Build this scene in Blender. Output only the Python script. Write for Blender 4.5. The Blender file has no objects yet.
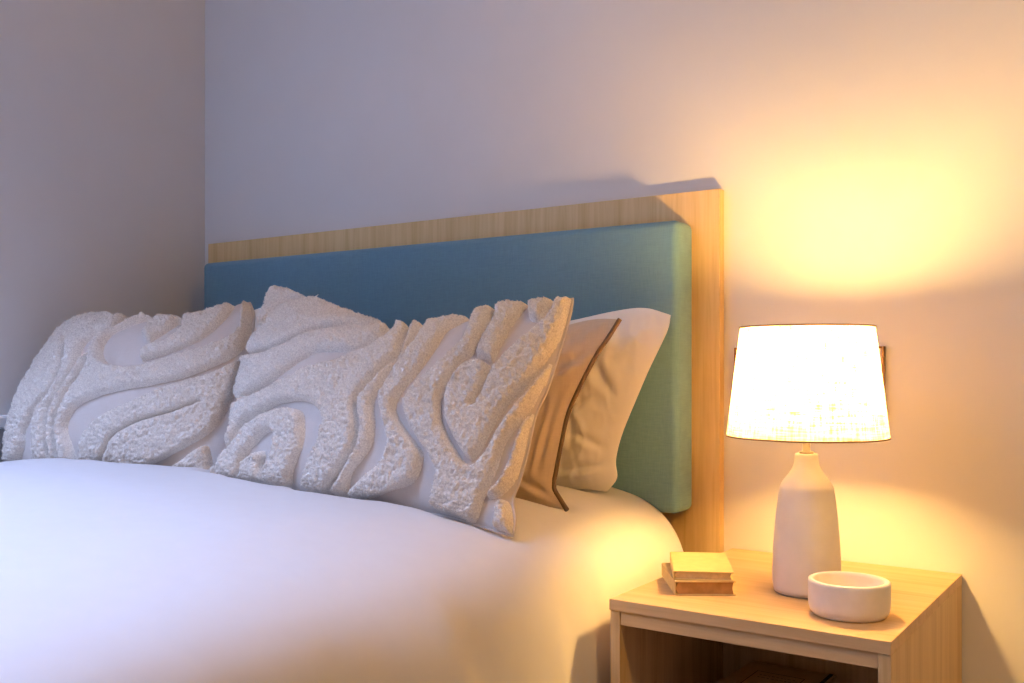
# A bedside corner: bed with tufted cushions, oak headboard, nightstand and a lit table lamp
import bpy, bmesh, math, random, json
import numpy as np
from mathutils import Vector, Matrix, noise

random.seed(7)
RNG = np.random.default_rng(11)
SC = bpy.context.scene
COL = SC.collection
PI = math.pi

# ------------------------------------------------------------------ cushion surfaces
def catmull(pts, n):
    """resample a polyline of points as a smooth curve, n samples, by arc length"""
    p = np.array(pts, float)
    if len(p) == 2:
        t = np.linspace(0, 1, n)[:, None]
        return p[0]*(1-t)+p[1]*t
    q = np.vstack([2*p[0]-p[1], p, 2*p[-1]-p[-2]])
    out = []
    for i in range(1, len(q)-2):
        t = np.linspace(0, 1, 24, endpoint=False)[:, None]
        a, b, c, d = q[i-1], q[i], q[i+1], q[i+2]
        out.append(0.5*((2*b)+(c-a)*t+(2*a-5*b+4*c-d)*t*t+(3*b-a-3*c+d)*t**3))
    out = np.vstack(out+[p[-1:]])
    L = np.r_[0, np.cumsum(np.linalg.norm(np.diff(out, axis=0), axis=1))]
    s = np.linspace(0, L[-1], n)
    return np.stack([np.interp(s, L, out[:, k]) for k in range(out.shape[1])], 1)
class Patch:
    """planar outline (four edge curves in plane coordinates) filled as a Coons patch"""
    def __init__(self, O, A, B, bottom, top, left, right, n=201):
        self.O, self.A, self.B = np.array(O, float), np.array(A, float), np.array(B, float)
        self.N = np.cross(self.A, self.B)
        self.e = [catmull(c, n) for c in (bottom, top, left, right)]
        self.t = np.linspace(0, 1, n)
    def ev(self, k, s):
        return np.stack([np.interp(s, self.t, self.e[k][:, 0]), np.interp(s, self.t, self.e[k][:, 1])], -1)
    def ab(self, u, v):
        u = np.asarray(u, float); v = np.asarray(v, float)
        b, t, l, r = self.ev(0, u), self.ev(1, u), self.ev(2, v), self.ev(3, v)
        U, V = u[..., None], v[..., None]
        c00, c10, c01, c11 = self.e[0][0], self.e[0][-1], self.e[1][0], self.e[1][-1]
        return (1-V)*b+V*t+(1-U)*l+U*r-((1-U)*(1-V)*c00+U*(1-V)*c10+(1-U)*V*c01+U*V*c11)
    def bulge(self, u, v, p, q):
        return np.clip(1-np.abs(2*u-1)**p, 0, 1)**q*np.clip(1-np.abs(2*v-1)**p, 0, 1)**q
    def point(self, u, v, T, p=2.2, q=0.6):
        ab = self.ab(u, v)
        w = T*self.bulge(np.asarray(u, float), np.asarray(v, float), p, q)
        return self.O+ab[..., :1]*self.A+ab[..., 1:]*self.B+w[..., None]*self.N

DATA = json.loads('''{"cushion_right":{"O":[-1.6126,-0.62,0.6221],"A":[1.0,0.0,0.0],"B":[0.0,0.49004,0.8717],"E":[[[-0.0258,0.0417],[0.1182,0.0393],[0.3138,0.0322],[0.5564,0.0227],[0.6454,0.0132],[0.7361,-0.0]],[[-0.0892,0.491],[-0.0692,0.5089],[-0.004,0.4896],[0.1055,0.4563],[0.2099,0.4203],[0.3186,0.3912],[0.4096,0.3891],[0.4787,0.4008],[0.5532,0.423],[0.6279,0.4355],[0.7159,0.4489]],[[-0.0258,0.0417],[-0.0087,0.1176],[-0.0307,0.2033],[-0.0613,0.3006],[-0.0614,0.3638],[-0.0779,0.4344],[-0.0892,0.491]],[[0.7361,-0.0],[0.7305,0.0285],[0.7159,0.0602],[0.7179,0.0959],[0.717,0.1411],[0.7112,0.2156],[0.7191,0.2678],[0.7205,0.3432],[0.7207,0.4046],[0.7159,0.4489]]],"T":0.075,"bands":[[[0.2298,0.9711],[0.1366,0.999],[0.0648,0.9996],[0.0301,0.9985],[0.0148,0.9925],[0.0015,0.9705],[0.0141,0.874],[0.0158,0.77],[0.0582,0.7559],[0.0659,0.8356],[0.0901,0.8938],[0.1207,0.9423],[0.1676,0.9569]],[[0.064,0.7446],[0.0853,0.839],[0.1235,0.8968],[0.1839,0.947],[0.2318,0.9985],[0.3119,0.9985],[0.3889,0.9968],[0.458,0.9957],[0.5169,0.9905],[0.4929,0.9357],[0.4294,0.8824],[0.3578,0.8341],[0.3086,0.7966],[0.2661,0.7427],[0.2099,0.6772],[0.1416,0.6213],[0.0212,0.612],[0.0199,0.7239]],[[0.0202,0.6089],[0.1442,0.6161],[0.2155,0.6668],[0.2707,0.7313],[0.3207,0.789],[0.3942,0.8492],[0.4698,0.9048],[0.5398,0.9527],[0.5522,0.8577],[0.5173,0.7985],[0.4761,0.7431],[0.4246,0.7106],[0.3534,0.6789],[0.303,0.6052],[0.2345,0.5023],[0.1397,0.4162],[0.0151,0.3713],[0.0169,0.5309]],[[0.015,0.3564],[0.032,0.3629],[0.175,0.4132],[0.2914,0.5106],[0.361,0.5918],[0.4427,0.661],[0.4974,0.7313],[0.5368,0.7882],[0.5618,0.8768],[0.5404,0.9865],[0.5533,0.9853],[0.5918,0.9813],[0.6103,0.8841],[0.6235,0.7558],[0.6039,0.6575],[0.5805,0.5534],[0.5659,0.4981],[0.5552,0.4453],[0.5657,0.3761],[0.5735,0.3103],[0.561,0.2162],[0.5265,0.1331],[0.4929,0.0699],[0.4556,0.0],[0.3839,0.0],[0.3832,0.0504],[0.3919,0.0966],[0.4199,0.1673],[0.4434,0.2412],[0.4533,0.3074],[0.4401,0.3548],[0.4102,0.3934],[0.3644,0.4011],[0.3129,0.3864],[0.2408,0.3508],[0.1688,0.2981],[0.0852,0.2485],[0.0449,0.1692],[0.0095,0.1413],[0.0125,0.2595]],[[0.5948,0.9813],[0.6345,0.9799],[0.646,0.9152],[0.6418,0.7754],[0.625,0.6332],[0.6194,0.5383],[0.6117,0.4746],[0.6136,0.4144],[0.6202,0.3522],[0.6173,0.2629],[0.5898,0.1754],[0.5533,0.1033],[0.5201,0.0044],[0.4688,0.0],[0.4953,0.0625],[0.5332,0.1301],[0.5676,0.2172],[0.5817,0.3063],[0.5724,0.3769],[0.5621,0.4408],[0.5721,0.4989],[0.5849,0.5474],[0.6085,0.6515],[0.628,0.7485],[0.6161,0.8835]],[[0.6416,0.9787],[0.6668,0.9762],[0.6985,0.9761],[0.7291,0.9761],[0.7567,0.9782],[0.7375,0.928],[0.7235,0.8866],[0.7213,0.7783],[0.7114,0.6695],[0.6968,0.5809],[0.6828,0.504],[0.6754,0.4504],[0.6849,0.3934],[0.714,0.3261],[0.7419,0.2731],[0.7644,0.228],[0.7694,0.1787],[0.7555,0.1154],[0.7224,0.0801],[0.6629,0.0461],[0.6037,0.0125],[0.5207,0.0],[0.5397,0.0323],[0.5602,0.0703],[0.6129,0.1316],[0.65,0.1769],[0.664,0.2371],[0.6547,0.3165],[0.6394,0.3856],[0.6265,0.4481],[0.6269,0.5153],[0.6332,0.6095],[0.6496,0.753],[0.6562,0.8908]],[[0.8216,0.9886],[0.8227,0.9565],[0.8294,0.8707],[0.8265,0.7849],[0.8265,0.7011],[0.8095,0.6537],[0.7953,0.5716],[0.7953,0.4864],[0.8007,0.4102],[0.8063,0.3742],[0.8324,0.3015],[0.8702,0.2328],[0.8968,0.2195],[0.9151,0.2668],[0.9239,0.3155],[0.9371,0.3879],[0.9543,0.4679],[0.9664,0.5265],[0.9769,0.5856],[0.9879,0.6588],[0.9919,0.6931],[0.9981,0.7084],[0.9996,0.6331],[0.9972,0.5414],[0.9908,0.4662],[0.9746,0.3875],[0.9621,0.3265],[0.9571,0.2287],[0.9478,0.139],[0.9231,0.0617],[0.9022,0.0022],[0.8511,0.0],[0.7986,0.0022],[0.7868,0.0224],[0.7938,0.0801],[0.811,0.1559],[0.7845,0.2144],[0.75,0.2739],[0.7184,0.3453],[0.7004,0.414],[0.6981,0.4711],[0.711,0.5515],[0.7411,0.6393],[0.764,0.6949],[0.7845,0.764],[0.7843,0.8334],[0.7722,0.9403],[0.7821,0.9816],[0.8015,0.9856]],[[0.8058,0.411],[0.7989,0.4864],[0.7985,0.5666],[0.8129,0.6382],[0.8349,0.6699],[0.8648,0.6632],[0.8839,0.6466],[0.8931,0.6824],[0.9158,0.7662],[0.9415,0.8413],[0.9602,0.906],[0.9664,0.9799],[0.9849,0.9996],[1.0,1.0],[1.0,0.9681],[0.9996,0.8775],[0.9981,0.7933],[0.9905,0.7188],[0.9836,0.6647],[0.972,0.5918],[0.9614,0.5323],[0.9493,0.4742],[0.9319,0.3938],[0.9192,0.3173],[0.9099,0.2728],[0.8953,0.2309],[0.8743,0.2423],[0.8371,0.3074],[0.811,0.3754]],[[0.8235,0.9886],[0.8526,0.9918],[0.8817,0.9938],[0.8993,0.9949],[0.8949,0.9522],[0.8897,0.8876],[0.8867,0.8012],[0.8828,0.7265],[0.8813,0.661],[0.8582,0.6724],[0.8375,0.6804],[0.8293,0.7226],[0.8327,0.7901],[0.8343,0.8701],[0.8258,0.9546]],[[0.9015,0.9654],[0.9058,0.9953],[0.936,0.9976],[0.9593,0.9985],[0.9621,0.9989],[0.9552,0.9393],[0.9489,0.8842],[0.9302,0.8787],[0.9144,0.9024]],[[0.9963,0.4886],[1.0,0.4942],[1.0,0.4067],[0.9996,0.326],[1.0,0.2522],[0.9961,0.1898],[0.9754,0.128],[0.947,0.1041],[0.9448,0.1261],[0.9661,0.1989],[0.9735,0.2657],[0.9765,0.3276],[0.9843,0.4273]],[[0.964,0.1056],[0.9942,0.1297],[1.0,0.064],[1.0,0.0],[0.9746,0.0],[0.9537,0.0],[0.9555,0.0585]],[[0.0379,0.0],[0.0089,0.0867],[0.0379,0.1298],[0.0589,0.1547],[0.1188,0.239],[0.1853,0.2944],[0.2519,0.3375],[0.3151,0.3614],[0.3644,0.3489],[0.3754,0.2769],[0.3742,0.193],[0.3543,0.1239],[0.3356,0.0662],[0.3169,0.0],[0.228,0.0],[0.2349,0.0401],[0.2415,0.097],[0.2629,0.1507],[0.2606,0.2071],[0.2356,0.2258],[0.1901,0.1938],[0.1537,0.1477],[0.1228,0.0901],[0.1207,0.0323],[0.1155,0.0]],[[0.1335,0.0864],[0.1606,0.1184],[0.2041,0.1434],[0.221,0.1243],[0.2168,0.0772],[0.2328,0.0218],[0.2203,0.0],[0.1317,0.0],[0.1336,0.0371]],[[0.0,0.0],[0.0018,0.0433],[0.0054,0.0879],[0.0338,0.0]]],"grooves":[[[0.8839,0.6466],[0.8823,0.5552],[0.8769,0.461]]]},"cushion_left":{"O":[-2.3285,-0.655,0.6553],"A":[0.98906,0.14748,0.0],"B":[-0.06314,0.42344,0.90372],"E":[[[-0.0006,0.001],[0.1805,-0.0003],[0.3413,0.0028],[0.4946,0.0012],[0.6441,0.0]],[[0.0266,0.3752],[0.0847,0.3883],[0.1532,0.3924],[0.2929,0.3836],[0.4265,0.3726],[0.5226,0.4022],[0.5611,0.4196],[0.5892,0.424]],[[-0.0006,0.001],[-0.0218,0.0886],[-0.0274,0.1634],[-0.01,0.2513],[0.0052,0.3185],[0.0266,0.3752]],[[0.6441,0.0],[0.6562,0.0822],[0.6538,0.1757],[0.64,0.2727],[0.6244,0.3532],[0.6119,0.3946],[0.5892,0.424]]],"T":0.08,"bands":[[[0.4351,0.9867],[0.225,0.9894],[0.075,0.9864],[0.0272,0.9051],[0.0379,0.7817],[0.0383,0.5746],[0.0294,0.3927],[0.0207,0.272],[0.0071,0.0981],[0.0,0.0],[0.068,0.0],[0.1246,0.0977],[0.1405,0.1875],[0.1894,0.2875],[0.2606,0.4023],[0.2694,0.5563],[0.2146,0.6894],[0.1716,0.7827],[0.2157,0.8567],[0.2897,0.9317],[0.3614,0.9886]],[[0.3881,0.9736],[0.3121,0.9066],[0.2401,0.8349],[0.1941,0.7614],[0.2272,0.6802],[0.2789,0.5489],[0.2711,0.4078],[0.2265,0.3257],[0.2052,0.2165],[0.2082,0.1063],[0.1915,0.0],[0.286,0.0],[0.2828,0.0761],[0.2776,0.1754],[0.2793,0.2993],[0.3136,0.4177],[0.3412,0.5519],[0.3067,0.7162],[0.3379,0.8019],[0.3946,0.8544],[0.3949,1.0]],[[0.3552,0.5581],[0.3284,0.4235],[0.2964,0.2985],[0.2886,0.1805],[0.2938,0.0761],[0.2912,0.0],[0.3399,0.0004],[0.3313,0.0769],[0.3214,0.1802],[0.3356,0.2918],[0.3593,0.4099],[0.3905,0.5504],[0.3677,0.6765]],[[0.6355,0.9852],[0.5201,0.989],[0.4713,0.9407],[0.4125,0.836],[0.3654,0.7761],[0.3718,0.6912],[0.4008,0.5371],[0.3677,0.3977],[0.3418,0.2856],[0.3324,0.1802],[0.3418,0.0769],[0.3422,0.0],[0.415,0.0019],[0.3938,0.1074],[0.3735,0.207],[0.4062,0.3022],[0.475,0.3558],[0.5836,0.4132],[0.7324,0.472],[0.8586,0.5206],[0.9655,0.6188],[0.9976,0.7328],[1.0,0.8769],[1.0,1.0],[0.9789,0.9993],[0.9593,0.9158],[0.9595,0.7743],[0.8765,0.7],[0.7574,0.6474],[0.6543,0.5919],[0.5698,0.5735],[0.4839,0.5993],[0.4294,0.6836],[0.4224,0.7929],[0.4894,0.9011],[0.5551,0.9875]],[[0.5724,0.8073],[0.5703,0.8942],[0.5703,0.9885],[0.6558,0.9828],[0.7269,0.972],[0.6985,0.9397],[0.6793,0.8586],[0.65,0.7856],[0.6224,0.7492]],[[0.6386,0.6177],[0.6257,0.6735],[0.6481,0.7291],[0.711,0.7629],[0.7422,0.8317],[0.7166,0.9736],[0.8177,0.9761],[0.8871,0.9879],[0.939,0.9946],[0.9166,0.9007],[0.878,0.8018],[0.8121,0.7198],[0.7157,0.6586]],[[0.4177,0.0],[0.4464,0.0981],[0.4765,0.1923],[0.5586,0.286],[0.671,0.3758],[0.8008,0.4757],[0.9004,0.5207],[0.9819,0.6093],[0.9968,0.6787],[0.9981,0.5039],[0.9849,0.3504],[0.9595,0.2246],[0.9084,0.1493],[0.8364,0.0813],[0.7684,0.0375],[0.6754,0.0],[0.5118,0.0]],[[0.828,0.0],[0.8563,0.0504],[0.8886,0.0871],[0.9464,0.1555],[0.9711,0.1216],[0.9957,0.0],[0.8332,0.0]]],"grooves":[[[0.5275,0.0044],[0.5746,0.1],[0.6093,0.1703],[0.6978,0.2511],[0.8144,0.3078],[0.9019,0.3679]],[[0.3117,0.4239],[0.3412,0.5519],[0.3151,0.7008]]]},"beige_right":{"O":[-1.6874,-0.36,0.6285],"A":[0.99991,-0.01316,0.0],"B":[0.00469,0.3563,0.93436],"E":[[[0,0],[0.2,0.012],[0.4,0.015],[0.6,0.012],[0.711,0.0033],[0.7601,-0.0]],[[0.03,0.3802],[0.2,0.35019999999999996],[0.4,0.3402],[0.6,0.35519999999999996],[0.7289,0.3801],[0.7959,0.3802]],[[0,0],[0.02,0.12],[0.025,0.25],[0.03,0.3802]],[[0.7601,-0.0],[0.7405,0.0191],[0.7224,0.0407],[0.7198,0.0813],[0.7194,0.1326],[0.7212,0.1847],[0.7371,0.246],[0.7597,0.3079],[0.7773,0.3409],[0.7959,0.3802]]],"T":0.05},"white_right":{"O":[-1.6859,-0.185,0.6403],"A":[1.0,-0.0,0.0],"B":[0.0,0.09871,0.99512],"E":[[[0,0],[0.2,-0.0],[0.4,-0.0],[0.6,0],[0.689,0.0023],[0.74,0.0]],[[0.0,0.3546],[0.2,0.3346],[0.4,0.3246],[0.6,0.3446],[0.7386,0.3665],[0.8061,0.3704],[0.8635,0.3546]],[[0,0],[0.02,0.12],[0.02,0.25],[0,0.3546]],[[0.74,0.0],[0.7611,0.0293],[0.7569,0.0649],[0.7678,0.1153],[0.7915,0.1759],[0.8211,0.246],[0.8565,0.3211],[0.8635,0.3546]]],"T":0.042},"beige_left":{"O":[-2.3359,-0.41,0.645],"A":[0.99793,0.06438,0.0],"B":[-0.02089,0.32382,0.94589],"E":[[[0,0],[0.3,0.0],[0.62,0]],[[0.0,0.3859],[0.2,0.39590000000000003],[0.4,0.39590000000000003],[0.4511,0.4153],[0.5757,0.4244],[0.6306,0.4459]],[[0,0],[0.01,0.2],[0.0,0.3859]],[[0.62,0],[0.6,0.1],[0.59,0.2],[0.595,0.3859],[0.6306,0.4459]]],"T":0.05}}''')

# ------------------------------------------------------------------ materials
def new_mat(name):
    m = bpy.data.materials.new(name); m.use_nodes = True
    nt = m.node_tree; nt.nodes.clear()
    out = nt.nodes.new('ShaderNodeOutputMaterial')
    return m, nt, out

def node(nt, kind, **kw):
    n = nt.nodes.new(kind)
    for k, v in kw.items():
        if k in n.inputs.keys(): n.inputs[k].default_value = v
        else: setattr(n, k, v)
    return n

def coords(nt, scale=(1, 1, 1), rot=(0, 0, 0)):
    tc = nt.nodes.new('ShaderNodeTexCoord'); mp = nt.nodes.new('ShaderNodeMapping')
    mp.inputs['Scale'].default_value = scale; mp.inputs['Rotation'].default_value = rot
    nt.links.new(tc.outputs['Object'], mp.inputs['Vector'])
    return mp.outputs['Vector']

def ramp(nt, fac, stops):
    r = nt.nodes.new('ShaderNodeValToRGB')
    el = r.color_ramp.elements
    while len(el) < len(stops): el.new(0.5)
    for e, (p, c) in zip(el, stops): e.position = p; e.color = (*c, 1)
    nt.links.new(fac, r.inputs['Fac'])
    return r.outputs['Color']

def plain(name, col, rough=.6, var=.06, nscale=40, bump=0., bscale=200, sheen=0., spec=.35):
    m, nt, out = new_mat(name)
    b = node(nt, 'ShaderNodeBsdfPrincipled', Roughness=rough)
    b.inputs['Specular IOR Level'].default_value = spec
    if sheen:
        b.inputs['Sheen Weight'].default_value = sheen; b.inputs['Sheen Roughness'].default_value = .6
    v = coords(nt)
    n = node(nt, 'ShaderNodeTexNoise', Scale=nscale, Detail=3.)
    nt.links.new(v, n.inputs['Vector'])
    c = ramp(nt, n.outputs['Fac'], [(.3, tuple(x*(1-var) for x in col)), (.7, tuple(min(1, x*(1+var)) for x in col))])
    nt.links.new(c, b.inputs['Base Color'])
    if bump:
        n2 = node(nt, 'ShaderNodeTexNoise', Scale=bscale, Detail=2.)
        nt.links.new(v, n2.inputs['Vector'])
        bp = node(nt, 'ShaderNodeBump', Strength=bump, Distance=.002)
        nt.links.new(n2.outputs['Fac'], bp.inputs['Height']); nt.links.new(bp.outputs['Normal'], b.inputs['Normal'])
    nt.links.new(b.outputs['BSDF'], out.inputs['Surface'])
    return m

def wood(name, light, dark, axis='x', rough=.45, k=1.):
    """oak laminate, grain running along one axis"""
    m, nt, out = new_mat(name)
    b = node(nt, 'ShaderNodeBsdfPrincipled', Roughness=rough)
    b.inputs['Specular IOR Level'].default_value = .35
    i = 'xyz'.index(axis)
    sc = [38*k]*3; sc[i] = 1.6*k
    v = coords(nt, sc)
    n = node(nt, 'ShaderNodeTexNoise', Scale=1., Detail=5., Roughness=.6, Distortion=.6)
    nt.links.new(v, n.inputs['Vector'])
    sc2 = [190*k]*3; sc2[i] = 7*k
    v2 = coords(nt, sc2)
    n2 = node(nt, 'ShaderNodeTexNoise', Scale=1., Detail=2.)
    nt.links.new(v2, n2.inputs['Vector'])
    mx = node(nt, 'ShaderNodeMath', operation='MULTIPLY_ADD')
    nt.links.new(n2.outputs['Fac'], mx.inputs[0]); mx.inputs[1].default_value = .45
    nt.links.new(n.outputs['Fac'], mx.inputs[2])
    mid = tuple((a+c)/2 for a, c in zip(light, dark))
    c = ramp(nt, mx.outputs[0], [(.52, dark), (.68, mid), (.88, light)])
    nt.links.new(c, b.inputs['Base Color'])
    bp = node(nt, 'ShaderNodeBump', Strength=.15, Distance=.001)
    nt.links.new(mx.outputs[0], bp.inputs['Height']); nt.links.new(bp.outputs['Normal'], b.inputs['Normal'])
    nt.links.new(b.outputs['BSDF'], out.inputs['Surface'])
    return m

def weave(name, col, dark, sx=900, rough=.85, bump=.25, sheen=.2, slub=.5):
    """woven cloth: crossed thread noise"""
    m, nt, out = new_mat(name)
    b = node(nt, 'ShaderNodeBsdfPrincipled', Roughness=rough)
    b.inputs['Specular IOR Level'].default_value = .2
    b.inputs['Sheen Weight'].default_value = sheen
    a = node(nt, 'ShaderNodeTexNoise', Scale=1., Detail=2.); nt.links.new(coords(nt, (sx, sx*.06, sx*.06)), a.inputs['Vector'])
    c = node(nt, 'ShaderNodeTexNoise', Scale=1., Detail=2.); nt.links.new(coords(nt, (sx*.06, sx*.06, sx)), c.inputs['Vector'])
    ad = node(nt, 'ShaderNodeMath', operation='ADD')
    nt.links.new(a.outputs['Fac'], ad.inputs[0]); nt.links.new(c.outputs['Fac'], ad.inputs[1])
    hf = node(nt, 'ShaderNodeMath', operation='MULTIPLY'); hf.inputs[1].default_value = .5
    nt.links.new(ad.outputs[0], hf.inputs[0])
    cc = ramp(nt, hf.outputs[0], [(.5-.25*slub, dark), (.5+.2*slub, col)])
    nt.links.new(cc, b.inputs['Base Color'])
    bp = node(nt, 'ShaderNodeBump', Strength=bump, Distance=.001)
    nt.links.new(hf.outputs[0], bp.inputs['Height']); nt.links.new(bp.outputs['Normal'], b.inputs['Normal'])
    nt.links.new(b.outputs['BSDF'], out.inputs['Surface'])
    return m

def linen_shade():
    m, nt, out = new_mat('linen_shade')
    a = node(nt, 'ShaderNodeTexNoise', Scale=1., Detail=3.); nt.links.new(coords(nt, (260, 260, 22)), a.inputs['Vector'])
    c = node(nt, 'ShaderNodeTexNoise', Scale=1., Detail=3.); nt.links.new(coords(nt, (26, 26, 420)), c.inputs['Vector'])
    mn = node(nt, 'ShaderNodeMath', operation='ADD')
    nt.links.new(a.outputs['Fac'], mn.inputs[0]); nt.links.new(c.outputs['Fac'], mn.inputs[1])
    hf = node(nt, 'ShaderNodeMath', operation='MULTIPLY'); hf.inputs[1].default_value = .5
    nt.links.new(mn.outputs[0], hf.inputs[0])
    tcol = ramp(nt, hf.outputs[0], [(.37, (.20, .12, .065)), (.62, (.95, .79, .68))])
    dcol = ramp(nt, hf.outputs[0], [(.38, (.62, .52, .38)), (.56, (.80, .75, .66))])
    d = node(nt, 'ShaderNodeBsdfDiffuse'); t = node(nt, 'ShaderNodeBsdfTranslucent')
    nt.links.new(dcol, d.inputs['Color']); nt.links.new(tcol, t.inputs['Color'])
    mx = node(nt, 'ShaderNodeMixShader'); mx.inputs[0].default_value = SHADE_T
    nt.links.new(d.outputs[0], mx.inputs[1]); nt.links.new(t.outputs[0], mx.inputs[2])
    nt.links.new(mx.outputs[0], out.inputs['Surface'])
    return m

def emit(name, col, strength):
    m, nt, out = new_mat(name)
    e = node(nt, 'ShaderNodeEmission', Strength=strength); e.inputs['Color'].default_value = (*col, 1)
    nt.links.new(e.outputs[0], out.inputs['Surface'])
    return m

def glass(name):
    m, nt, out = new_mat(name)
    t = node(nt, 'ShaderNodeBsdfTransparent'); g = node(nt, 'ShaderNodeBsdfGlossy', Roughness=.02)
    fr = node(nt, 'ShaderNodeFresnel', IOR=1.45)
    mx = node(nt, 'ShaderNodeMixShader')
    nt.links.new(fr.outputs[0], mx.inputs[0]); nt.links.new(t.outputs[0], mx.inputs[1]); nt.links.new(g.outputs[0], mx.inputs[2])
    nt.links.new(mx.outputs[0], out.inputs['Surface'])
    return m

# light settings
BULB = 800.; BULB_COL = (1., .565, .165)
DAY = 160.; DAY_COL = (.40, .55, 1.)
FILL = 14.; FILL_COL = (1., .57, .15)
EXPO = .1
SHADE_T = .62

M = dict(
    wall=plain('wall_paint', (.745, .73, .71), .9, .012, 6, .06, 350, spec=.2),
    taupe=plain('taupe_wall_paint', (.62, .54, .45), .9, .012, 6),
    ceiling=plain('ceiling_paint', (.85, .84, .82), .9, .01, 6),
    floor=wood('floor_oak', (.34, .24, .15), (.22, .15, .09), 'y', .5, .5),
    frame=plain('white_frame_paint', (.86, .86, .85), .4, .01, 8),
    oak_v=wood('oak_grain_upright', (.76, .545, .28), (.60, .40, .18), 'z'),
    oak_head=wood('oak_pale_upright', (.79, .575, .29), (.65, .44, .19), 'z'),
    oak_h=wood('oak_grain_along', (.74, .50, .255), (.59, .375, .165), 'x'),
    oak_y=wood('oak_grain_across', (.76, .545, .28), (.60, .40, .18), 'y'),
    oak_edge=wood('oak_edge_band', (.66, .52, .36), (.46, .33, .21), 'x', .5, 1.2),
    teal=weave('teal_cloth', (.165, .325, .43), (.12, .25, .345), 700, slub=.9),
    duvet=plain('white_cotton', (.755, .74, .735), .75, .01, 30, .03, 500, sheen=.15, spec=.25),
    pile=plain('cream_pile', (.87, .775, .68), .95, .19, 340, .12, 420, sheen=.15, spec=.1),
    cover=weave('cushion_cloth', (.70, .615, .545), (.64, .555, .485), 1100, slub=.8),
    beige=weave('beige_linen', (.66, .53, .40), (.58, .455, .335), 900, slub=.8),
    brown=plain('brown_piping', (.13, .085, .055), .8, .1),
    white=plain('white_pillow_cotton', (.90, .87, .82), .8, .01, 30, .05, 500, sheen=.15, spec=.2),
    ceramic=plain('white_ceramic', (.80, .76, .71), .55, .03, 30, .06, 260, spec=.4),
    bowl=plain('white_stone', (.82, .78, .73), .5, .04, 45, .05, 300, spec=.4),
    metal=plain('dark_metal', (.22, .19, .16), .35, .05),
    trim=plain('brown_trim', (.30, .20, .11), .6, .05),
    page=plain('old_paper', (.62, .45, .24), .9, .10, 120, .3, 900),
    page_dark=plain('browned_paper', (.42, .23, .09), .9, .18, 60, .3, 900),
    book=plain('cream_book_cloth', (.74, .58, .25), .7, .05, 60),
    book_old=plain('faded_book_cloth', (.66, .48, .22), .7, .1, 50),
    box=plain('tan_cover', (.62, .45, .27), .7, .05, 40),
    ink=plain('dark_print', (.10, .065, .035), .8, .05),
    black=plain('black_elastic', (.015, .014, .013), .6, .05),
    plaque=plain('cream_board', (.74, .70, .62), .8, .02),
    plaque_rim=plain('walnut_rim', (.22, .11, .04), .5, .08),
    day=glass('window_glass'),
)
M['shade'] = linen_shade()
M['bulb'] = emit('bulb_glow', BULB_COL, BULB)

# ------------------------------------------------------------------ building helpers
def empty(name, loc, rz=0.):
    o = bpy.data.objects.new(name, None); COL.objects.link(o)
    o.location = loc; o.rotation_euler = (0, 0, rz); o.empty_display_size = .05
    return o

def tag(o, label=None, cat=None, group=None, kind=None):
    for k, v in (('label', label), ('category', cat), ('group', group), ('kind', kind)):
        if v: o[k] = v
    return o

def link_mesh(name, verts, faces, mat, parent=None, smooth=True, base=None):
    """verts in world space unless the parent's base is given to subtract"""
    v = np.asarray(verts, float)
    if base is not None: v = v-np.asarray(base, float)
    me = bpy.data.meshes.new(name)
    me.from_pydata(v.tolist(), [], [tuple(int(i) for i in f) for f in faces])
    me.update()
    if smooth: me.polygons.foreach_set('use_smooth', [True]*len(me.polygons))
    o = bpy.data.objects.new(name, me); COL.objects.link(o)
    me.materials.append(mat)
    if parent: o.parent = parent
    elif base is not None: o.location = base
    return o

def link_bm(name, bm, mat, parent=None, loc=None, smooth=False, angle=35):
    bmesh.ops.recalc_face_normals(bm, faces=bm.faces[:])
    me = bpy.data.meshes.new(name); bm.to_mesh(me); bm.free()
    if smooth:
        me.polygons.foreach_set('use_smooth', [True]*len(me.polygons))
        try: me.set_sharp_from_angle(angle=math.radians(angle))
        except Exception: pass
    o = bpy.data.objects.new(name, me); COL.objects.link(o)
    me.materials.append(mat)
    if parent: o.parent = parent
    if loc: o.location = loc
    return o

def add_box(bm, x0, x1, y0, y1, z0, z1, bevel=0., seg=2):
    r = bmesh.ops.create_cube(bm, size=1.)
    vs = r['verts']
    for v in vs:
        v.co = Vector(((x0+x1)/2+v.co.x*(x1-x0), (y0+y1)/2+v.co.y*(y1-y0), (z0+z1)/2+v.co.z*(z1-z0)))
    if bevel:
        es = list({e for v in vs for e in v.link_edges})
        bmesh.ops.bevel(bm, geom=es, offset=bevel, segments=seg, profile=.5, affect='EDGES')

def box(name, x0, x1, y0, y1, z0, z1, mat, parent=None, bevel=.001, seg=2, smooth=False):
    bm = bmesh.new(); add_box(bm, x0, x1, y0, y1, z0, z1, bevel, seg)
    o = link_bm(name, bm, mat, parent, smooth=smooth)
    return o

def lathe(profile, n=72, close=False):
    """turn (radius, z) pairs into verts and faces; radius 0 closes with a pole"""
    vs, fs, rings = [], [], []
    for r, z in profile:
        if r < 1e-6:
            rings.append([len(vs)]); vs.append((0, 0, z))
        else:
            rings.append(list(range(len(vs), len(vs)+n)))
            vs += [(r*math.cos(2*PI*k/n), r*math.sin(2*PI*k/n), z) for k in range(n)]
    for a, b in zip(rings, rings[1:]):
        for k in range(n):
            k2 = (k+1) % n
            if len(a) == 1 and len(b) == 1: continue
            if len(a) == 1: fs.append((a[0], b[k2], b[k]))
            elif len(b) == 1: fs.append((a[k], a[k2], b[0]))
            else: fs.append((a[k], a[k2], b[k2], b[k]))
    return vs, fs

def smooth_profile(pts, n):
    return [tuple(p) for p in catmull(pts, n)]

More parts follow.
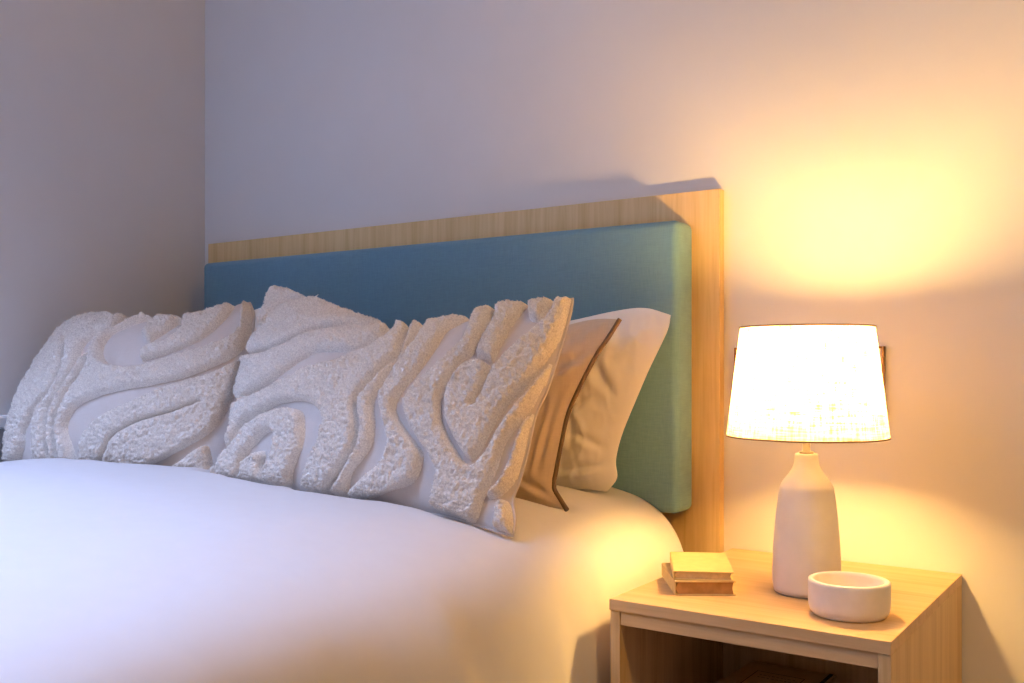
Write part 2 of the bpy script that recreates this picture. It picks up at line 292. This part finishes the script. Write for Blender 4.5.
def tube(path, r, n=8, closed=False):
    path = [Vector(p) for p in path]
    vs, fs = [], []
    m = len(path)
    for i, p in enumerate(path):
        a = path[(i-1) % m] if closed or i else path[0]
        b = path[(i+1) % m] if closed or i < m-1 else path[-1]
        t = (b-a).normalized()
        s = t.cross(Vector((0, 0, 1)))
        if s.length < 1e-3: s = t.cross(Vector((1, 0, 0)))
        s.normalize(); w = s.cross(t)
        for k in range(n):
            c = 2*PI*k/n
            vs.append(p+s*(r*math.cos(c))+w*(r*math.sin(c)))
    for i in range(m if closed else m-1):
        j = (i+1) % m
        for k in range(n):
            fs.append((i*n+k, i*n+(k+1) % n, j*n+(k+1) % n, j*n+k))
    if not closed:
        fs.append(tuple(range(n))[::-1]); fs.append(tuple((m-1)*n+k for k in range(n)))
    return [tuple(v) for v in vs], fs

def grid_faces(nu, nv, off=0, flip=False):
    i, j = np.meshgrid(np.arange(nu-1), np.arange(nv-1), indexing='ij')
    a = (i*nv+j).ravel()+off
    f = np.stack([a, a+nv, a+nv+1, a+1], 1)
    return f[:, ::-1] if flip else f

def fbm(P, f, seed=0., octv=2):
    out = np.empty(len(P))
    for k, p in enumerate(P):
        q = Vector((p[0]*f+seed, p[1]*f, p[2]*f)); s = noise.noise(q)
        if octv > 1: s += .5*noise.noise(q*2.1)
        out[k] = s
    return out

# ------------------------------------------------------------------ room
WX = -2.431          # left wall plane
RX, BY, CZ = 1.7, -4.3, 2.55
T = .14
SKY = (-2.40, -1.40, -3.10, -1.85)   # x0 x1 y0 y1 of the roof window in the ceiling

def struct(o, label): return tag(o, label, o.name.split('_')[0], kind='structure')

box_ = lambda n, *a, **k: box(n, *a, bevel=0, **k)
struct(box_('floor', WX-T, RX+T, BY-T, T, -.1, 0, M['floor']), 'oak floor under the bed')
x0, x1, y0, y1 = SKY
CT = .38
bm = bmesh.new()
add_box(bm, WX-T, x0, BY-T, T, CZ, CZ+CT); add_box(bm, x1, RX+T, BY-T, T, CZ, CZ+CT)
add_box(bm, x0, x1, BY-T, y0, CZ, CZ+CT); add_box(bm, x0, x1, y1, T, CZ, CZ+CT)
struct(link_bm('ceiling', bm, M['ceiling']), 'white ceiling with a roof window over the bed')
struct(box_('wall_back', WX-T, RX+T, 0, T, 0, CZ, M['wall']), 'cream wall behind the headboard and lamp')
struct(box_('wall_right', RX, RX+T, BY, 0, 0, CZ, M['taupe']), 'taupe wall at the right of the room')
struct(box_('wall_front', WX-T, RX+T, BY-T, BY, 0, CZ, M['taupe']), 'taupe wall facing the bed')
struct(box_('wall_left', WX-T, WX, BY, 0, 0, CZ, M['wall']), 'cream wall at the left, beyond the bed')
bm = bmesh.new()
za, zb_ = CZ+CT-.05, CZ+CT-.01
for a in ((x0, x0+.05, y0, y1), (x1-.05, x1, y0, y1), (x0+.05, x1-.05, y0, y0+.05), (x0+.05, x1-.05, y1-.05, y1)):
    add_box(bm, *a, za, zb_)
wf = struct(link_bm('window_1', bm, M['frame']), 'white framed roof window above the bed')
box_('window_pane', x0+.05, x1-.05, y0+.05, y1-.05, za+.015, za+.021, M['day'], parent=wf)
struct(box('trim_1', WX, WX+.045, -2.6, -.565, .737, .770, M['frame'], bevel=.006), 'white ledge along the left wall')

# ------------------------------------------------------------------ bed with headboard
bed = empty('bed', (-1.575, -1.05, 0))
tag(bed, 'wide bed with an oak headboard carrying a teal upholstered panel', 'bed')
bb = np.array(bed.location)
def bedbox(name, x0, x1, y0, y1, z0, z1, mat, parent, bevel, seg=2, smooth=False):
    return box(name, x0-bb[0], x1-bb[0], y0-bb[1], y1-bb[1], z0, z1, mat, parent, bevel, seg, smooth)
hb = bedbox('headboard', -2.386, -.773, -.024, -.001, .02, 1.2555, M['oak_head'], bed, .0012)
pn = bedbox('upholstered_panel', -2.312, -.829, -.104, -.024, .594, 1.188, M['teal'], hb, .016, 5, True)
tag(pn, label='teal woven padded panel')
bedbox('divan_base', -2.30, -.85, -2.0, -.115, .03, .30, M['beige'], bed, .02, 3)
bedbox('mattress', -2.30, -.85, -2.0, -.115, .30, .515, M['white'], bed, .05, 4, True)

# ------------------------------------------------------------------ duvet
PRESS = []
def make_duvet():
    xc = -1.575
    half = [(0, .680), (.28, .668), (.50, .655), (.60, .640), (.665, .622), (.715, .590), (.745, .550), (.762, .50), (.770, .42), (.772, .32), (.774, .20), (.776, .10)]
    left = [(-.776, .10), (-.775, .30), (-.772, .45), (-.765, .55), (-.745, .612), (-.70, .653), (-.62, .676), (-.45, .687), (-.2, .685)]
    prof = catmull(left+half, 241)
    ys = np.r_[np.linspace(-.108, -1.98, 300), np.linspace(-1.99, -2.06, 16), np.full(14, -2.07)]
    drop = np.r_[np.zeros(300), .02+.16*np.linspace(0, 1, 16)**2, np.linspace(.2, .56, 14)]
    nu, nv = len(prof), len(ys)
    X = np.repeat(prof[:, 0][:, None], nv, 1); Zz = np.repeat(prof[:, 1][:, None], nv, 1)
    Y = np.repeat(ys[None, :], nu, 0)
    side = np.clip((.64-Zz)/.16, 0, 1)                    # 0 on top, 1 down the sides
    side = side*side*(3-2*side)
    sm = np.clip((-Y-.10)/.30, 0, 1); sm = sm*sm*(3-2*sm)
    sgn = np.sign(X)
    X = X+sgn*(.015*sm+.004)*np.clip(np.abs(X)/.7, 0, 1)**6
    # cloth folds: upright on the sides, broad and soft on the top
    fold = np.empty((nu, nv)); soft = np.empty((nu, nv)); fold2 = np.empty((nu, nv))
    for i in range(nu):
        for j in range(nv):
            fold[i, j] = noise.noise(Vector((Y[i, j]*9.5+Zz[i, j]*1.6, Zz[i, j]*1.2, sgn[i, j]*3.7)))
            fold2[i, j] = noise.noise(Vector((Y[i, j]*23+Zz[i, j]*3, Zz[i, j]*3, 9.1+sgn[i, j])))
            soft[i, j] = noise.noise(Vector((X[i, j]*3.3, Y[i, j]*3.0, 5.2)))+.4*noise.noise(Vector((X[i, j]*9, Y[i, j]*7, 1.2)))
    low = np.clip((.60-Zz)/.35, 0, 1)
    X = X+sgn*side*(fold*(.006+.024*low)+fold2*(.003+.007*low))
    Zz = Zz+(1-side)*soft*.0045+side*(1-low)*(fold*.005+fold2*.0015)
    D = np.repeat(drop[None, :], nu, 0)
    Zz = np.maximum(Zz-D, np.minimum(Zz, .10))
    if PRESS:                                              # the cloth gives way under the pillows
        pts = np.vstack(PRESS); cs = .008
        ix = np.floor((pts[:, 0]+3)/cs).astype(int); iy = np.floor((pts[:, 1]+3)/cs).astype(int)
        low_ = np.full((400, 400), 9.); np.minimum.at(low_, (ix, iy), pts[:, 2])
        g = low_.copy()
        for dx in (-1, 0, 1):
            for dy in (-1, 0, 1): g = np.minimum(g, np.roll(np.roll(low_, dx, 0), dy, 1))
        jx = np.clip(np.floor((X+xc+3)/cs).astype(int), 0, 399); jy = np.clip(np.floor((Y+3)/cs).astype(int), 0, 399)
        lim = g[jx, jy]-.006
        hit = (lim < Zz) & (Zz > .5)
        Z1 = np.where(hit, lim, Zz)
        Z2 = Z1.copy()
        for _ in range(3):
            Z2[1:-1, 1:-1] = (Z2[:-2, 1:-1]+Z2[2:, 1:-1]+Z2[1:-1, :-2]+Z2[1:-1, 2:])/4
            Z2 = np.where(Zz > .5, np.minimum(Z2, Z1), Zz)
        Zz = Z2
    V = np.stack([X+xc, Y, Zz], -1).reshape(-1, 3)
    F = grid_faces(nu, nv, flip=True)
    o = link_mesh('duvet', V, F, M['duvet'], base=(xc, -1.05, 0))
    s = o.modifiers.new('thickness', 'SOLIDIFY'); s.thickness = .02; s.offset = -1
    tag(o, 'smooth white cotton duvet spread over the whole bed', 'duvet')
    return o

# ------------------------------------------------------------------ pillows
def make_patch(key):
    d = DATA[key]
    return Patch(d['O'], d['A'], d['B'], *d['E']), d

def shell(patch, tf, tb, nu, nv, wr=0., seed=0., p=2.2, q=.6, wf=9., creases=()):
    u, v = np.meshgrid(np.linspace(0, 1, nu), np.linspace(0, 1, nv), indexing='ij')
    # finer steps close to the seams
    u = .5-.5*np.cos(PI*u)*(.35+.65*1)+0; v = .5-.5*np.cos(PI*v)
    Fp = patch.point(u, v, tf, p, q); Bp = patch.point(u, v, -tb, p, q)
    if wr:
        e = np.clip(np.minimum(np.minimum(u, 1-u), np.minimum(v, 1-v))*8, 0, 1)
        for S, sgn, sd in ((Fp, 1, seed), (Bp, -1, seed+31)):
            n = fbm(S.reshape(-1, 3)*np.array([1, 1, 1.]), wf, sd).reshape(u.shape)
            n2 = fbm(S.reshape(-1, 3)*np.array([2.2, 1, .8]), wf*1.5, sd+7).reshape(u.shape)
            S += (sgn*wr*e*(n+.8*(1-np.abs(n2)*2.2)))[..., None]*patch.N
    ab = patch.ab(u, v)
    for (a, b, dep, wd) in creases:                        # pinched folds in the cloth
        A_, B_ = patch.ab(np.array(a[0]), np.array(a[1])), patch.ab(np.array(b[0]), np.array(b[1]))
        d_ = B_-A_; L_ = d_@d_
        t = ((ab-A_)@d_)/L_
        side = ((ab-A_)[..., 0]*d_[1]-(ab-A_)[..., 1]*d_[0])/math.sqrt(L_)
        fade = np.exp(-np.clip(np.abs(t-.5)*2-.3, 0, None)**2*5)
        e = np.clip(np.minimum(np.minimum(u, 1-u), np.minimum(v, 1-v))*25, 0, 1)
        h = -np.exp(-(side/wd)**2)+.9*np.exp(-((side-1.7*wd)/(1.2*wd))**2)+.4*np.exp(-((side+2.1*wd)/(1.6*wd))**2)
        Fp += (dep*fade*e*h)[..., None]*patch.N
    V = np.vstack([Fp.reshape(-1, 3), Bp.reshape(-1, 3)])
    F = np.vstack([grid_faces(nu, nv), grid_faces(nu, nv, nu*nv, True)])
    return V, F

def weld(o, dist=.0004):
    bm = bmesh.new(); bm.from_mesh(o.data)
    bmesh.ops.remove_doubles(bm, verts=bm.verts[:], dist=dist)
    bmesh.ops.recalc_face_normals(bm, faces=bm.faces[:])
    bm.to_mesh(o.data); bm.free()
    o.data.polygons.foreach_set('use_smooth', [True]*len(o.data.polygons))

def poly_field(pts, polys, R, grooves):
    """distance inside the nearest outline, 0 outside every outline"""
    H = np.zeros(len(pts))
    for pol in polys:
        p = np.array(pol); q = np.roll(p, -1, 0)
        lo, hi = p.min(0)-.002, p.max(0)+.002
        idx = np.where(((pts > lo) & (pts < hi)).all(1))[0]
        if not len(idx): continue
        x = pts[idx]
        inside = np.zeros(len(x), bool); d = np.full(len(x), 9.)
        for a, b in zip(p, q):
            ab = b-a; L = ab@ab
            if L < 1e-12: continue
            c = (a[1] > x[:, 1]) != (b[1] > x[:, 1])
            with np.errstate(divide='ignore', invalid='ignore'):
                xi = a[0]+(x[:, 1]-a[1])/(b[1]-a[1])*ab[0]
            inside ^= c & (x[:, 0] < xi)
            t = np.clip(((x-a)@ab)/L, 0, 1)
            d = np.minimum(d, np.linalg.norm(x-a-t[:, None]*ab, axis=1))
        d = np.where(inside, d, 0)
        for g in grooves:
            g = np.array(g)
            for a, b in zip(g, g[1:]):
                ab = b-a; L = max(ab@ab, 1e-12)
                t = np.clip(((x-a)@ab)/L, 0, 1)
                d = np.minimum(d, .0015+np.linalg.norm(x-a-t[:, None]*ab, axis=1)) if len(d) else d
        d = np.where(inside, d, 0)
        H[idx] = np.maximum(H[idx], d)
    return H

def tufted_cushion(key, label, tb):
    patch, d = make_patch(key)
    tf = d['T']
    base = patch.O+.4*patch.A
    root = empty('tufted_cushion', base)
    tag(root, label, 'cushion', 'tufted cushions at the front of the bed')
    V, F = shell(patch, tf, tb, 90, 60, .0022, 3.)
    c = link_mesh('cushion_cover', V, F, M['cover'], root, base=base); weld(c); PRESS.append(V)
    # raised pile
    wid = np.linalg.norm(np.diff(patch.e[0], axis=0), axis=1).sum(); hei = np.linalg.norm(np.diff(patch.e[2], axis=0), axis=1).sum()
    nu, nv = int(wid/.00185), int(hei/.00185)
    u, v = np.meshgrid(np.linspace(.0, 1., nu), np.linspace(.0, 1., nv), indexing='ij')
    P = patch.point(u, v, tf)
    du = np.gradient(P, axis=0); dv = np.gradient(P, axis=1)
    N = np.cross(du, dv); N /= np.maximum(np.linalg.norm(N, axis=-1, keepdims=True), 1e-9)
    # keep the normals near the seams from folding over
    e = np.clip(np.minimum(np.minimum(u, 1-u), np.minimum(v, 1-v))*14, 0, 1)[..., None]
    N = N*e+patch.N*(1-e)*.8; N /= np.linalg.norm(N, axis=-1, keepdims=True)
    ab = patch.ab(u, v).reshape(-1, 2)
    def to_ab(pol):
        p = np.array(pol); return patch.ab(p[:, 0], p[:, 1])
    polys = [catmull(np.vstack([to_ab(b), to_ab(b)[:1]]), len(b)*4)[:-1] for b in d['bands']]
    grooves = [catmull(to_ab(g), 30) for g in d['grooves']]
    Dd = poly_field(ab, polys, .016, grooves)
    Dd = np.clip(Dd-.0022, 0, None)
    R = .0130
    t = np.clip(Dd/R, 0, 1)
    h = np.sqrt(np.clip(1-(1-t)**2, 0, 1))
    Pf = P.reshape(-1, 3)
    m = Dd > 0
    clump = np.zeros(len(Pf))
    idx = np.where(m)[0]
    for k in idx:
        p = Vector(Pf[k])
        dist = noise.voronoi(p*160)[0]
        a = 1-min(1., dist[0]*1.1)**2
        clump[k] = a*1.0+.6*noise.noise(p*90)+.3*noise.noise(p*330)+.45*noise.noise(p*35)
    H = .0195*h+np.clip(Dd/.006, 0, 1)*clump*.0058
    H = np.where(m, H, -.0012)
    Q = Pf+H[:, None]*N.reshape(-1, 3)
    F = grid_faces(nu, nv)
    keep = m[F].any(1); F = F[keep]
    used = np.unique(F); re = np.full(len(Q), -1); re[used] = np.arange(len(used))
    Qv = Q[used]; Fv = re[F].tolist(); Nf = N.reshape(-1, 3)
    # short loose fibres
    cand = idx[(Dd[idx] > .0015)]
    pick = RNG.choice(cand, size=min(len(cand), 34000), replace=False)
    fv, ff = [], []
    off = len(Qv)
    dirs = RNG.normal(size=(len(pick), 3)); ln = RNG.uniform(.0018, .0042, len(pick)); wd = RNG.uniform(.0006, .0011, len(pick))
    for k, i in enumerate(pick):
        n = Nf[i]+.7*dirs[k]; n /= np.linalg.norm(n)
        a = np.cross(n, (0.3, .5, .8)); a /= np.linalg.norm(a); b = np.cross(n, a)
        p = Q[i]-n*.001
        w = wd[k]
        fv += [p+a*w, p-.5*a*w+.87*b*w, p-.5*a*w-.87*b*w, p+n*(ln[k]+.001)]
        o4 = off+4*k
        ff += [(o4, o4+1, o4+3), (o4+1, o4+2, o4+3), (o4+2, o4, o4+3)]
    allv = np.vstack([Qv, np.array(fv)]); PRESS.append(allv)
    pl = link_mesh('tufted_pile', allv, Fv+ff, M['pile'], root, base=base)
    sm = np.ones(len(Fv)+len(ff), bool); sm[len(Fv):] = False
    pl.data.polygons.foreach_set('use_smooth', sm.tolist())
    tag(pl, label='raised cream pile in wavy bands')
    # seam cord around the edge
    seam = np.vstack([patch.e[0], patch.e[3][1:], patch.e[1][::-1][1:], patch.e[2][::-1][1:-1]])[::4]
    path = [patch.O+a*patch.A+b*patch.B for a, b in seam]
    tv, tfc = tube(path, .0028, 6, True)
    link_mesh('seam', tv, tfc, M['cover'], root, base=base)
    return root

tufted_cushion('cushion_right', 'large cream tufted cushion at front right, nearest the lamp', .045)
tufted_cushion('cushion_left', 'cream tufted cushion at left by the side wall, partly behind its twin', .045)

def plain_pillow(key, name, mat, label, cat, group, tb, wr, seed, piping=None, p=2.4, q=.62, creases=()):
    patch, d = make_patch(key)
    base = patch.O+.37*patch.A
    root = empty(name, base); tag(root, label, cat, group)
    V, F = shell(patch, d['T'], tb, 220, 150, wr, seed, p, q, creases=creases)
    c = link_mesh('pillowcase', V, F, mat, root, base=base); weld(c); PRESS.append(V)
    if piping:
        s = np.linspace(0, 1, 60)
        path = [patch.O+a*patch.A+b*patch.B for a, b in patch.ev(3, s)]
        tv, tfc = tube([Vector(x) for x in path], .0046, 8)
        link_mesh('edge_piping', tv, tfc, piping, root, base=base)
    return root
plain_pillow('beige_right', 'linen_pillow', M['beige'], 'beige linen pillow with dark brown edging, right, between tufted and white ones', 'pillow', None, .035, .0056, 4., M['brown'],
    creases=[((.90, .06), (.925, .62), .004, .006), ((.86, .58), (.985, .82), .006, .010), ((.87, .16), (.985, .07), .006, .008), ((.955, .15), (.965, .5), .004, .006)])
plain_pillow('beige_left', 'white_pillow', M['white'], 'white pillow mostly hidden behind the left tufted cushion, one pointed corner showing', 'pillow', 'white pillows', .035, .0026, 14.)
plain_pillow('white_right', 'white_pillow', M['white'], 'white cotton pillow leaning against the teal panel at right, behind the beige one', 'pillow', 'white pillows', .032, .0062, 8.,
    creases=[((.74, .28), (.90, .55), .006, .009), ((.80, .62), (.88, .16), .006, .010), ((.80, .10), (.985, .17), .007, .009), ((.84, .74), (.955, .50), .006, .011), ((.86, .32), (.97, .24), .005, .008)])

make_duvet()

# ------------------------------------------------------------------ nightstand
NX0, NX1, NY0, NY1, NZ = -.754, -.321, -.5255, -.004, .52
ns = empty('nightstand', ((NX0+NX1)/2, (NY0+NY1)/2, 0))
tag(ns, 'light oak open-front nightstand beside the bed, carrying the lamp', 'nightstand')
nb = ns.location
def nsbox(name, x0, x1, y0, y1, z0, z1, mat, parent=None, bevel=.0008):
    return box(name, x0-nb.x, x1-nb.x, y0-nb.y, y1-nb.y, z0, z1, mat, parent or ns, bevel)
nsbox('top', NX0, NX1, NY0, NY1, NZ-.018, NZ, M['oak_h'])
nsbox('top_rail', NX0+.018, NX1-.018, NY0+.004, NY1, NZ-.0405, NZ-.0186, M['oak_h'])
nsbox('side_panel', NX0+.001, NX0+.018, NY0+.002, NY1, .02, NZ-.0186, M['oak_v'])
nsbox('side_panel', NX1-.018, NX1-.0005, NY0+.002, NY1, .02, NZ-.0186, M['oak_v'])
nsbox('back_panel', NX0+.018, NX1-.018, -.100, -.090, .10, NZ-.0408, M['oak_v'])
nsbox('shelf', NX0+.0185, NX1-.0185, NY0+.02, -.1005, .267, .285, M['oak_h'])
nsbox('bottom_panel', NX0+.0185, NX1-.0185, NY0+.004, -.1005, .10, .118, M['oak_h'])
nsbox('plinth', NX0+.0185, NX1-.0185, NY0+.04, NY0+.056, .0, .0995, M['oak_h'])

# ------------------------------------------------------------------ lamp
lx, ly = -.5067, -.303
lamp = empty('table_lamp', (lx, ly, NZ))
tag(lamp, 'lit table lamp with white bottle-shaped base and linen shade', 'lamp')
pr = [(0, .002), (.049, .002), (.0518, .003), (.0535, .009)]
pr += smooth_profile([(.0540, .014), (.0546, .03), (.0532, .075), (.0501, .115), (.0464, .150), (.0434, .170)], 24)
pr += smooth_profile([(.0428, .174), (.0375, .184), (.0290, .195), (.0222, .206), (.0192, .217), (.0184, .2275)], 22)[0:]
pr += [(.0172, .2292), (0, .2293)]
v, f = lathe(pr, 80)
link_mesh('lamp_base', v, f, M['ceramic'], lamp)
v, f = lathe([(0, 0), (.051, 0), (.0515, .002), (0, .002)], 60); link_mesh('foot_pad', v, f, M['metal'], lamp)
v, f = lathe([(0, .2293), (.0115, .2293), (.0115, .232), (.0062, .233), (.0062, .262), (.0135, .263), (.0135, .300), (.0150, .306), (.0225, .311), (.0232, .316), (0, .316)], 40)
st = link_mesh('stem', v, f, M['metal'], lamp)
# bulb
bp = smooth_profile([(.0165, .3163), (.0170, .330), (.0170, .385), (.0155, .400), (.0095, .408), (0.0, .410)], 26)
v, f = lathe([(0, .3163)]+bp[:-1]+[(0, .410)], 40); link_mesh('bulb', v, f, M['bulb'], lamp)
zb, zt, rb, rt = .2575, .4375, .1290, .1068
v, f = lathe([(rb, zb), (rb+(rt-rb)*.33, zb+(zt-zb)*.33), (rb+(rt-rb)*.66, zb+(zt-zb)*.66), (rt, zt)], 120)
sh = link_mesh('lamp_shade', v, f, M['shade'], lamp)
for r, z in ((rb, zb), (rt, zt)):
    v, f = tube([(r*math.cos(2*PI*k/120), r*math.sin(2*PI*k/120), z) for k in range(120)], .0014, 8, True)
    link_mesh('shade_trim', v, f, M['trim'], sh)
sp = []
vs, fs = [], []
for k in range(3):
    a = 2*PI*k/3+.4
    tv, tf_ = tube([(.0135*math.cos(a), .0135*math.sin(a), .270), (.07*math.cos(a), .07*math.sin(a), .265), (.1275*math.cos(a), .1275*math.sin(a), .261)], .0013, 6)
    o = len(vs); vs += tv; fs += [tuple(i+o for i in q) for q in tf_]
link_mesh('shade_carrier', vs, fs, M['metal'], lamp)

# ------------------------------------------------------------------ bowl
bw = [(0, .0), (.050, .0), (.0545, .0015), (.0585, .006), (.0608, .013), (.0614, .022), (.0614, .0465), (.0606, .0502), (.0585, .0512), (.0545, .0512), (.0527, .0498), (.0522, .046), (.0520, .028), (.0500, .018), (.044, .0115), (.03, .0095), (0, .009)]
v, f = lathe(bw, 80)
o = link_mesh('bowl', v, f, M['bowl'])
o.location = (-.409, -.409, NZ); o.scale = (.962, .962, 1.04)
tag(o, 'small round white bowl on the nightstand in front of the lamp', 'bowl')

# ------------------------------------------------------------------ books
def book(loc, rz, w, dp, h, cov, pg, label, group, ct=.0022, name='book'):
    """spine on the left, page block seen from the short front end"""
    root = empty(name, loc, rz); tag(root, label, 'book', group)
    bm = bmesh.new()
    add_box(bm, -w/2, w/2, 0, dp, h-ct, h, .0006); add_box(bm, -w/2, w/2, 0, dp, 0, ct, .0006)
    add_box(bm, -w/2-.0016, -w/2+.0006, .0005, dp-.0005, .0004, h-.0004, .0010)
    link_bm('book_cover', bm, cov, root)
    # page block with a rounded spine side and slightly wavy ends
    n = 14; vs, fs = [], []
    for y in (.0025, dp-.003):
        for k in range(n+1):
            a = k/n; r = .004*math.sin(PI*a)
            vs.append((-w/2+.0045-r*.9, y, ct+.0001+(h-2*ct-.0002)*a))
        for k in range(n+1):
            a = 1-k/n; r = .002*math.sin(PI*a)
            vs.append((w/2-.0035-r, y, ct+.0001+(h-2*ct-.0002)*a))
    m = 2*(n+1)
    fs.append(tuple(range(m))); fs.append(tuple(range(m, 2*m))[::-1])
    for k in range(m): fs.append((k, k+m, (k+1) % m+m, (k+1) % m))
    link_mesh('pages', vs, fs, pg, root, smooth=False)
    return root
book((-.634, -.419, NZ), math.radians(34), .098, .148, .0235, M['book_old'], M['page_dark'], 'thick old book with browned pages, lower of the two on the nightstand', 'old books stacked on the nightstand')
book((-.638, -.418, NZ+.0236), math.radians(27), .096, .165, .0150, M['book'], M['page'], 'thinner book with plain yellowed cover, upper of the two on the nightstand', 'old books stacked on the nightstand')

# large covered book on the shelf
rb_ = empty('guest_book', (-.5875, -.345, .2852))
tag(rb_, 'thick tan book lying inside the nightstand with a printed title frame', 'book')
w, dp, h = .157, .220, .050
bm = bmesh.new(); add_box(bm, -w/2, w/2, 0, dp, h-.003, h, .0008); add_box(bm, -w/2, w/2, 0, dp, 0, .003, .0008); add_box(bm, -w/2-.002, -w/2+.001, .0005, dp-.0005, .0005, h-.0005, .001)
link_bm('book_cover', bm, M['box'], rb_)
bm = bmesh.new(); add_box(bm, -w/2+.001, w/2-.004, .004, dp-.004, .0031, h-.0031); link_bm('pages', bm, M['page'], rb_)
bm = bmesh.new(); z = h+.0002
x0, x1, ya, yb = -.0495, .0385, .055, .168
for a in ((x0, x1, ya, ya+.0014), (x0, x1, yb-.0014, yb), (x0, x0+.0014, ya, yb), (x1-.0014, x1, ya, yb)): add_box(bm, *a, h-.0004, z)
rr = random.Random(3)
for row in range(2):                      # the print itself is too faint to read
    xx = x0+.012
    while xx < x1-.012:
        l = rr.uniform(.003, .007); yy = yb-.020-row*.014
        add_box(bm, xx, xx+l, yy, yy+.0016, h-.0004, z); xx += l+.0028
link_bm('title_frame', bm, M['ink'], rb_)
bm = bmesh.new(); add_box(bm, w/2-.012, w/2-.006, -.0006, dp+.0006, h-.0002, h+.0012); add_box(bm, w/2-.012, w/2-.006, dp-.0002, dp+.0010, .0, h+.0012); add_box(bm, w/2-.012, w/2-.006, -.0010, .0002, .0, h+.0012)
link_bm('elastic_band', bm, M['black'], rb_)

# ------------------------------------------------------------------ slim frame on the wall behind the shade
fr = empty('wall_frame', (-.600, -.0005, .862))
tag(fr, 'slim brown-edged frame on the wall behind the lampshade', 'frame')
bm = bmesh.new(); W2, H2, q = .146, .068, .004
for a in ((-W2, W2, H2-q, H2), (-W2, W2, -H2, -H2+q), (-W2, -W2+q, -H2+q, H2-q), (W2-q, W2, -H2+q, H2-q)):
    add_box(bm, a[0], a[1], -.014, 0, a[2], a[3])
link_bm('rim', bm, M['plaque_rim'], fr)
bm = bmesh.new(); add_box(bm, -W2+q, W2-q, -.008, 0, -H2+q, H2-q); link_bm('insert', bm, M['plaque'], fr)

# ------------------------------------------------------------------ light
w = bpy.data.worlds.new('World'); SC.world = w; w.use_nodes = True
bg = w.node_tree.nodes['Background']; bg.inputs[0].default_value = (.62, .74, 1, 1); bg.inputs[1].default_value = 1.5
L = bpy.data.lights.new('daylight', 'AREA'); L.shape = 'RECTANGLE'
L.size = SKY[1]-SKY[0]-.1; L.size_y = SKY[3]-SKY[2]-.1; L.energy = DAY; L.color = DAY_COL
lo = bpy.data.objects.new('daylight', L); COL.objects.link(lo)
lo.location = ((SKY[0]+SKY[1])/2, (SKY[2]+SKY[3])/2, CZ+CT+.03)

# warm fill light added below the ceiling, unseen beyond the frame at right
L2 = bpy.data.lights.new('ceiling_spot', 'AREA'); L2.shape = 'DISK'; L2.size = .50; L2.energy = FILL; L2.color = FILL_COL; L2.spread = math.radians(105)
lo2 = bpy.data.objects.new('ceiling_spot', L2); COL.objects.link(lo2)
lo2.location = (.80, -1.25, CZ-.02)
lo2.rotation_euler = (Vector((.05, -.30, .60))-lo2.location).to_track_quat('-Z', 'Y').to_euler()

# ------------------------------------------------------------------ camera
cd = bpy.data.cameras.new('camera'); cam = bpy.data.objects.new('camera', cd); COL.objects.link(cam)
cd.sensor_width = 36; cd.lens = 972/1024*36; cd.shift_y = 23.5/1024
cam.location = (0, -1.9, .895); cam.rotation_euler = (PI/2, 0, math.radians(34.46))
SC.camera = cam
vs_ = SC.view_settings
vs_.view_transform = 'Standard'; vs_.look = 'None'; vs_.gamma = 1; vs_.exposure = EXPO; vs_.use_curve_mapping = False
